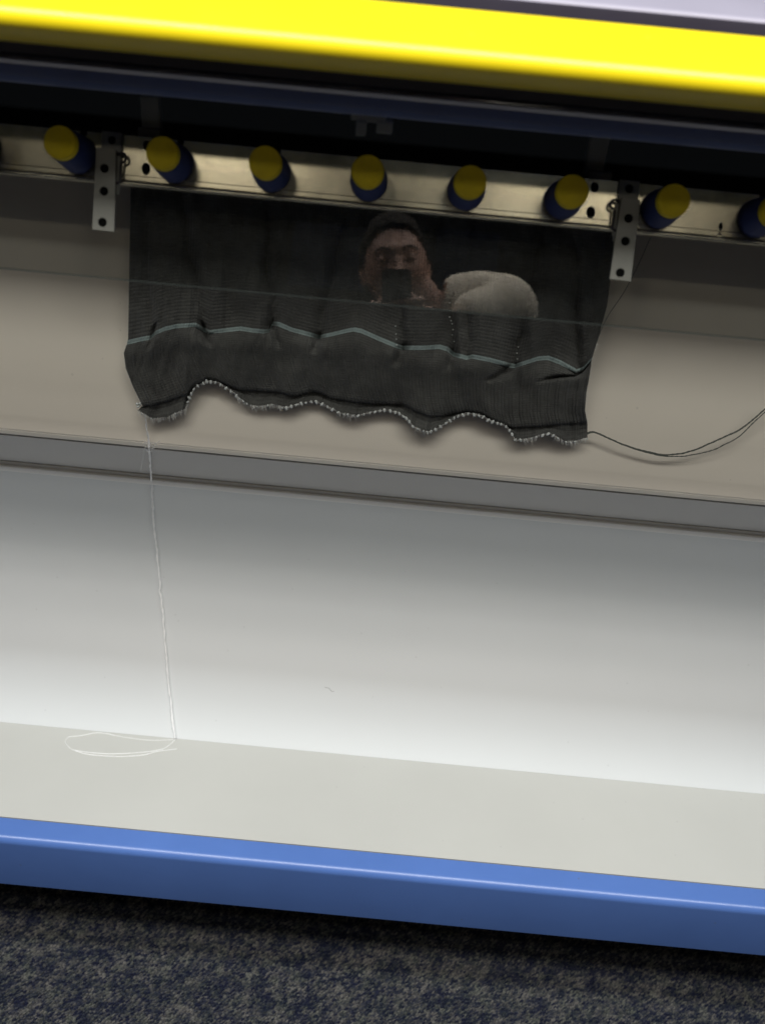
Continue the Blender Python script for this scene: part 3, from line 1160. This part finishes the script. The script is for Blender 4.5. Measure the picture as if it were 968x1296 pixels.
for s in range(4):
    P = []
    dense = [(p.x, p.y) for p in spline([(x_, y_, 0) for x_, y_ in path], 70)]
    for k, (x, y) in enumerate(dense):
        if y < 568:
            P.append(atY(x + random.uniform(-.5, .5), y, 1.108 - .001 * s + .008 * max(0, min(1, (y - 530) / 30))))
        else:
            P.append(on_profile(x + random.uniform(-.9, .9), y, .0060))
    P = spline(P, 200)
    wob = random.uniform(0, 50)
    tube(b, [p + Vector((noise.noise(p * 60 + Vector((wob, 0, 0))), 0, 0)) * .0016 for p in P], lambda t, s=s: .00060 * (1 + .35 * math.sin(t * (90 + 31 * s) + s)), 5)
tpart(obj('hanging_strands', b, M['coil'], None, True))
b = bmesh.new()
for (x, y, rx, rz) in ((189, 567, 4.5, 5), (193, 564, 5, 3.5), (187, 563, 5.5, 3)):
    P = [atY(x + rx * math.cos(a), y + rz * math.sin(a), 1.1155 + .0008 * math.cos(2 * a)) for a in [k * 2 * math.pi / 24 for k in range(25)]]
    tube(b, P, .00045, 5)
for (xa, ya, xb, yb) in ((193, 566, 203, 558), (187, 562, 180, 557), (184, 560, 178, 596)):
    tube(b, spline([atY(xa, ya, 1.1155), atY((xa + xb) / 2 + 1, (ya + yb) / 2 - 1, 1.1150), atY(xb, yb, 1.1155)], 14), .00035, 5)
tpart(obj('loose_knot', b, M['thread'], None, True))
b = bmesh.new()
for pts_ in ([(222, 936), (213, 944), (202, 949), (176, 952.5), (141, 954), (111, 952), (92, 949)],
             [(224, 948), (200, 951), (181, 955.5), (152, 957.5), (114, 955), (95, 950)],
             [(87, 932.5), (103, 931), (122, 927.5), (135, 928.5), (146, 931)],
             [(146, 931), (172, 935), (196, 937), (222, 936)],
             [(92, 949), (86, 944), (83, 938), (87, 932.5)]):
    P = spline([tray_at(x, y, .0009 + random.uniform(0, .0008)) for x, y in pts_], 40)
    tube(b, P, (.00062) if pts_[0][0] > 200 or pts_[0] == (87, 932.5) else .0004, 5)
tpart(obj('coiled_end', b, M['coil'], None, True))

# ------------------------------------------------------------------ lint
b = bmesh.new()
tube(b, spline([atZ(677, 1250, FLOOR + .006), atZ(683, 1240, FLOOR + .010), atZ(692, 1234, FLOOR + .0105), atZ(702, 1235, FLOOR + .007)], 16), .00045, 5)
o = obj('lint', b, M['tail'], None, True)
tag(o, 'short pale fibre lying on the carpet under the blue rail', 'lint')


def low_panel_Y(z):
    return lerp_table([(q[1], q[0]) for q in chute[::-1]], z)


def on_low(x, y):
    Y = crY
    for _ in range(12):
        Y = low_panel_Y(atY(x, y, Y).z) - .0006
    return atY(x, y, Y)


b = bmesh.new()
tube(b, spline([on_low(411, 870), on_low(416, 871), on_low(420, 875), on_low(423, 875)], 10), .0003, 5)
o = obj('lint', b, M['steel'], None, True)
tag(o, 'tiny dark fibre stuck on the white lower panel near its middle', 'lint')

# ------------------------------------------------------------------ the room behind the photographer, seen only as a reflection in the glass
M['wall'] = paint('brown_wall', (0.055, 0.048, 0.044), 0.8, 0.12, 0.2, 80)
M['board'] = paint('blue_board', (0.07, 0.12, 0.30), 0.7, 0.15, 0.2, 120)
b = bmesh.new()
box(b, (0, -3.3, 1.8), (8, .12, 3.92))
o = obj('wall', b, M['wall'])
o['kind'] = 'structure'
for k, (x0, x1, z0, z1) in enumerate(((0.15, 0.49, 2.93, 3.26), (-0.62, -0.16, 2.86, 3.22))):
    b = bmesh.new()
    box(b, ((x0 + x1) / 2, -3.215, (z0 + z1) / 2), (x1 - x0, .03, z1 - z0), None, .004)
    o = obj('pinboard', b, M['board'])
    tag(o, ('small square blue board mirrored right of the head of the person', 'wide blue board mirrored left of the head of the person')[k], 'pinboard', 'blue boards high on the wall')

# the photographer, mirrored in the glass
M['skin'] = paint('skin', (0.42, 0.235, 0.175), 0.55, 0.08, 0.1, 200, scale=20)
M['hair'] = paint('dark_hair', (0.010, 0.007, 0.005), 0.7, 0.3, 0.3, 300, spec=0.1)
M['cardigan'] = paint('cream_wool', (0.78, 0.685, 0.56), 0.9, 0.08, 0.6, 160)
M['top'] = paint('black_cotton', (0.015, 0.015, 0.018), 0.9, 0.1, 0.3, 300)
M['trousers'] = paint('navy_denim', (0.03, 0.04, 0.08), 0.9, 0.15, 0.3, 300)
M['leather'] = paint('black_leather', (0.015, 0.013, 0.012), 0.4, 0.1, 0.3, 120)
M['phone'] = paint('black_phone', (0.008, 0.008, 0.009), 0.12, 0.05)


def skin_chain(joints, edges, root=0, sub=2):
    """one continuous surface grown over a skeleton of (point, radius) joints"""
    me = bpy.data.meshes.new('limb')
    me.from_pydata([j[0] for j in joints], edges, [])
    o = bpy.data.objects.new('limb', me)
    COL.objects.link(o)
    m = o.modifiers.new('skin', 'SKIN')
    m.use_smooth_shade = True
    for k, d in enumerate(me.skin_vertices[0].data):
        r = joints[k][1]
        d.radius = r if isinstance(r, tuple) else (r, r)
        d.use_root = k == root
    o.modifiers.new('sub', 'SUBSURF').levels = sub
    dg = bpy.context.evaluated_depsgraph_get()
    out = bpy.data.meshes.new_from_object(o.evaluated_get(dg))
    bpy.data.objects.remove(o)
    b = bmesh.new()
    b.from_mesh(out)
    bmesh.ops.holes_fill(b, edges=b.edges[:], sides=0)
    bmesh.ops.recalc_face_normals(b, faces=b.faces[:])
    b.to_mesh(out)
    b.free()
    return out


def remesh(bm, voxel):
    me = bpy.data.meshes.new('lump')
    bm.to_mesh(me)
    bm.free()
    o = bpy.data.objects.new('lump', me)
    COL.objects.link(o)
    r = o.modifiers.new('r', 'REMESH')
    r.mode = 'VOXEL'
    r.voxel_size = voxel
    sm = o.modifiers.new('s', 'SMOOTH')
    sm.factor, sm.iterations = 0.5, 3
    dg = bpy.context.evaluated_depsgraph_get()
    out = bpy.data.meshes.new_from_object(o.evaluated_get(dg))
    bpy.data.objects.remove(o)
    out.materials.clear()
    return out


pers = thing('person', 'person in cream cardigan and black top holding up a phone, mirrored in the glass', 'person', (0, -.4, FLOOR))
pers_off = Vector((0, -.4, FLOOR))


def ppart(o):
    o.parent = pers
    o.matrix_parent_inverse = Matrix.Translation(-pers_off)
    return o


# skeleton
PEL, SP, CH, NB_, NK = (0, -.44, .98), (.01, -.45, 1.17), (.03, -.43, 1.37), (.048, -.375, 1.55), (.040, -.318, 1.635)
SR, ER, WR = (.135, -.28, 1.630), (.240, -.145, 1.560), (.075, -.075, 1.485)
SL, EL, WL = (-.165, -.37, 1.485), (-.235, -.235, 1.235), (-.095, -.075, 1.44)
HR, KR, AR, TR = (.095, -.43, .90), (.11, -.40, .40), (.115, -.43, FLOOR + .09), (.13, -.26, FLOOR + .035)
HL, KL, AL, TL = (-.095, -.43, .90), (-.11, -.41, .40), (-.115, -.44, FLOOR + .09), (-.13, -.27, FLOOR + .035)
body = [(PEL, (.16, .115)), (SP, (.135, .10)), (CH, (.155, .11)), (NB_, (.075, .065)), (NK, .052), ((-.018, -.29, 1.68), .055),
        (SR, .050), (ER, .033), (WR, (.026, .022)), (SL, .058), (EL, .040), (WL, (.026, .022)),
        (HR, .085), (KR, .058), (AR, .036), (TR, .032), (HL, .085), (KL, .058), (AL, .036), (TL, .032)]
edges = [(0, 1), (1, 2), (2, 3), (3, 4), (4, 5), (2, 6), (6, 7), (7, 8), (2, 9), (9, 10), (10, 11), (0, 12), (12, 13), (13, 14), (14, 15), (0, 16), (16, 17), (17, 18), (18, 19)]
allm = bmesh.new()


def capsules(bm, joints, edges):
    """closed tapered limbs along a skeleton, merged into one surface by the remesh below"""
    for a, c in edges:
        t = bmesh.new()
        for j in (a, c):
            r = joints[j][1]
            r = r if isinstance(r, tuple) else (r, r)
            m_ = Matrix.Translation(joints[j][0]) @ Matrix.Diagonal((r[0], r[1], min(r), 1))
            bmesh.ops.create_icosphere(t, subdivisions=3, radius=1.0, matrix=m_)
        h = bmesh.ops.convex_hull(t, input=t.verts[:])
        junk = [g for g in h['geom_interior'] + h['geom_unused'] if isinstance(g, bmesh.types.BMVert)]
        bmesh.ops.delete(t, geom=junk, context='VERTS')
        bmesh.ops.recalc_face_normals(t, faces=t.faces[:])
        me_ = bpy.data.meshes.new('limb')
        t.to_mesh(me_)
        t.free()
        bm.from_mesh(me_)
        bpy.data.meshes.remove(me_)


capsules(allm, body, edges)

# head with brow, eye sockets, nose, lips, chin
HM4 = Matrix.Translation((-.024, -.292, 1.702)) @ Matrix.Rotation(R(-11), 4, 'Y') @ Matrix.Rotation(R(-16), 4, 'X')


def gauss(p, c, s):
    return math.exp(-sum(((p[k] - c[k]) / s[k]) ** 2 for k in range(3)))


hb = bmesh.new()
bmesh.ops.create_icosphere(hb, subdivisions=5, radius=1.0)
for v in hb.verts:
    n = v.co.copy()
    p = Vector((n.x * .074, n.y * .094, n.z * .112))
    if p.z < 0:                                            # jaw narrows
        k = -p.z / .112
        p.x *= 1 - .34 * k ** 1.5
        p.y *= 1 - .10 * k if p.y > 0 else 1 - .45 * k
    if p.y > 0:
        p.y *= .96
    f = 0.0
    f += .024 * gauss(p, (0, .09, -.030), (.013, .05, .016))       # nose tip
    f += .011 * gauss(p, (0, .09, -.006), (.009, .05, .022))       # nose bridge
    f += .006 * gauss(p, (0, .09, .030), (.050, .05, .010))        # brow
    for sx in (-1, 1):
        f -= .008 * gauss(p, (sx * .031, .08, .007), (.017, .05, .012))
        f += .005 * gauss(p, (sx * .040, .07, -.030), (.018, .05, .020))
        f += .006 * gauss(p, (sx * .010, .09, -.035), (.008, .05, .007))
    f += .006 * gauss(p, (0, .09, -.058), (.022, .05, .006)) + .006 * gauss(p, (0, .09, -.068), (.020, .05, .006))
    f -= .004 * gauss(p, (0, .09, -.063), (.024, .05, .0025))
    f += .010 * gauss(p, (0, .08, -.098), (.022, .06, .016))
    p.y += f
    v.co = HM4 @ p
for sx in (-1, 1):                                          # ears
    r_ = bmesh.ops.create_icosphere(hb, subdivisions=3, radius=1.0)
    for v in r_['verts']:
        n = v.co
        dish = .35 * math.exp(-((n.y / .5) ** 2 + (n.z / .5) ** 2))
        v.co = HM4 @ Vector((sx * (.073 + n.x * .007 * (1 - dish) + .004 * (n.y < 0)), -.005 + n.y * .017, -.004 + n.z * .030))
hm_ = bpy.data.meshes.new('head_tmp')
bmesh.ops.recalc_face_normals(hb, faces=hb.faces[:])
hb.to_mesh(hm_)
hb.free()
allm.from_mesh(hm_)

# phone: its lens is where the picture was taken from
UPC = cy_
PC = CAM - FWD * .0085 - UPC * .043 - cx_ * .016
PM = Matrix(((cx_.x, UPC.x, FWD.x, PC.x), (cx_.y, UPC.y, FWD.y, PC.y), (cx_.z, UPC.z, FWD.z, PC.z), (0, 0, 0, 1)))
ph = thing('phone', 'black mobile phone held up in both hands, mirrored in front of the face', 'phone', tuple(PC))
po = Vector(PC)


def phpart(o):
    o.parent = ph
    o.matrix_parent_inverse = Matrix.Translation(-po)
    return o


b = bmesh.new()
rr_ = fillet([(-.029, -.0575), (.029, -.0575), (.029, .0575), (-.029, .0575)], .009, 6)
T = PM @ Matrix.Rotation(R(90), 4, 'Y')
lo, hi = [b.verts.new(PM @ Vector((x, y, -.0045))) for x, y in rr_], [b.verts.new(PM @ Vector((x, y, .0045))) for x, y in rr_]
b.faces.new(lo[::-1])
b.faces.new(hi)
for k in range(len(lo)):
    b.faces.new((lo[k], lo[(k + 1) % len(lo)], hi[(k + 1) % len(lo)], hi[k]))
bmesh.ops.recalc_face_normals(b, faces=b.faces)
bmesh.ops.bevel(b, geom=[e for e in b.edges if len(e.link_faces) == 2 and e.calc_face_angle() > 1.2], offset=.001, segments=2, affect='EDGES')
phpart(obj('phone_body', b, M['phone'], None))
b = bmesh.new()
lathe(b, [(0, .0048), (.0030, .0048), (.0036, .0052), (.0040, .0046), (.0040, .0040), (0, .0040)], 20, PM @ Matrix.Translation((.016, .043, 0)))
phpart(obj('lens_ring', b, M['steel'], None))

# hands closed round the lower half of the phone: four fingers across its back, thumb on the screen side
def hand(sx, wrist, dz):
    W_ = Vector(wrist)
    P = lambda x, y, z: PM @ Vector((sx * x, y + dz, z))
    palm = P(.048, -.040, -.016)
    J = [(tuple(W_), (.024, .018)), (tuple((W_ + palm) / 2), (.027, .017)), (tuple(palm), (.030, .014))]
    m = skin_chain(J, [(0, 1), (1, 2)])
    allm.from_mesh(m)
    for k, (ln, yy) in enumerate(((.92, -.018), (1.0, -.034), (.95, -.050), (.78, -.065))):
        root = P(.052, -.040 + (yy + .042) * .8, -.012)
        j1 = P(.047, yy, .006)
        j2 = P(.030 - .008 * ln, yy - .002, .0135)
        j3 = P(.022 - .024 * ln, yy - .004, .0130)
        j4 = P(.012 - .030 * ln, yy - .005, .0115)
        allm.from_mesh(skin_chain([(tuple(root), .0105), (tuple(j1), .0092), (tuple(j2), .0084), (tuple(j3), .0076), (tuple(j4), .0062)], [(0, 1), (1, 2), (2, 3), (3, 4)]))
    t0_, t1_, t2_, t3_ = P(.052, -.052, -.020), P(.044, -.034, -.020), P(.030, -.018, -.0155), P(.020, -.006, -.0130)
    allm.from_mesh(skin_chain([(tuple(t0_), .0125), (tuple(t1_), .0110), (tuple(t2_), .0092), (tuple(t3_), .0070)], [(0, 1), (1, 2), (2, 3)]))


hand(1, WR, .016)
hand(-1, WL, .006)
bodym = remesh(allm, .0042)
b = bmesh.new()
b.from_mesh(bodym)
left, lumps = set(b.verts), []
while left:
    st = [left.pop()]
    lump = list(st)
    while st:
        for e in st.pop().link_edges:
            for v in e.verts:
                if v in left:
                    left.discard(v)
                    st.append(v)
                    lump.append(v)
    lumps.append(lump)
lumps.sort(key=len)
print('lumps', [len(l) for l in lumps[-6:]])
for l in lumps[:-1]:
    bmesh.ops.delete(b, geom=l, context='VERTS')
b.to_mesh(bodym)
b.free()
ppart(link_mesh('body', bodym, M['skin'], None, True))
bpy.data.meshes.remove(hm_)

# eyes and eyebrows
for sx in (-1, 1):
    b = bmesh.new()
    bmesh.ops.create_uvsphere(b, u_segments=20, v_segments=12, radius=.0118, matrix=HM4 @ Matrix.Translation((sx * .031, .0745, .0065)))
    lid = ppart(obj('eyelid', b, M['skin'], None, True))
    b = bmesh.new()
    tube(b, [HM4 @ Vector((sx * (.031 + .0105 * math.sin(a)), .0745 + .0118 * math.cos(a) * .98, .0035 - .0015 * math.cos(a))) for a in [(-1.2 + 2.4 * q / 12) for q in range(13)]], .0011, 6)
    ppart(obj('eyelashes', b, M['hair'], None, True))
    b = bmesh.new()
    tube(b, [HM4 @ Vector((sx * x, y, z)) for x, y, z in ((.014, .0900, .026), (.028, .0868, .031), (.042, .0765, .029), (.050, .0690, .024))], lambda t: .0030 * (1 - .5 * t), 6)
    ppart(obj('eyebrow', b, M['hair'], None, True))

# short dark hair
b = bmesh.new()
bmesh.ops.create_icosphere(b, subdivisions=5, radius=1.0)
dead = []
for v in b.verts:
    n = v.co.copy()
    fr = n.y * .9 - n.z * .62                               # the face side stays free
    side_ = abs(n.x)
    if fr > .30 - .10 * side_ or n.z < -.62 or (n.z < -.05 and n.y > -.05):
        dead.append(v)
        continue
    wv_ = noise.noise(Vector((n.x * 16, n.y * 5, n.z * 5))) * .004 + noise.noise(n * 3) * .006
    p = Vector((n.x * .081, n.y * .105 - .004, n.z * .122 + .002)) * (1 + wv_ * 6)
    v.co = HM4 @ p
bmesh.ops.delete(b, geom=dead, context='VERTS')
r_ = bmesh.ops.solidify(b, geom=b.faces[:], thickness=.008)
ppart(obj('hair', b, M['hair'], None, True))


# clothes: shells grown over the same skeleton, a little wider
def shell(name, joints, edges, mat, cut=None, wob=.004):
    me = skin_chain(joints, edges, 0, 3)
    b = bmesh.new()
    b.from_mesh(me)
    for v in b.verts:
        v.co += v.normal * (noise.noise(v.co * 14) * wob)
    if cut:
        bmesh.ops.delete(b, geom=[v for v in b.verts if cut(v.co)], context='VERTS')
    return ppart(obj(name, b, mat, None, True))


mid = lambda a, c, t=.5: tuple(Vector(a).lerp(Vector(c), t))
shell('top', [(PEL, (.172, .126)), (SP, (.148, .112)), (CH, (.167, .122)), (mid(CH, NB_, .62), (.105, .090)), (SR, .066), (SL, .066)], [(0, 1), (1, 2), (2, 3), (2, 4), (2, 5)], M['top'])
shell('cardigan', [((0, -.445, .90), (.19, .14)), (SP, (.165, .126)), (CH, (.182, .134)), (mid(CH, NB_, .86), (.098, .088)),
                   (SR, .086), (ER, .082), (mid(ER, WR, .8), .054), (SL, .078), (EL, .060), (mid(EL, WL, .8), .040)],
      [(0, 1), (1, 2), (2, 3), (2, 4), (4, 5), (5, 6), (2, 7), (7, 8), (8, 9)], M['cardigan'],
      lambda c: abs(c.x - .01) < .075 + .0 * c.z and c.y > -.42)
shell('trousers', [(PEL, (.166, .12)), (HR, .098), (KR, .074), ((.115, -.43, FLOOR + .12), .062), (HL, .098), (KL, .074), ((-.115, -.44, FLOOR + .12), .062)], [(0, 1), (1, 2), (2, 3), (0, 4), (4, 5), (5, 6)], M['trousers'])
for A_, T_ in ((AR, TR), (AL, TL)):
    h = (A_[0], A_[1] - .035, FLOOR + .042)
    shell('shoe', [(h, (.042, .040)), (mid(h, T_, .5), (.044, .042)), (T_, (.046, .034)), ((A_[0], A_[1], FLOOR + .10), .045)], [(0, 1), (1, 2), (0, 3)], M['leather'], None, .001)
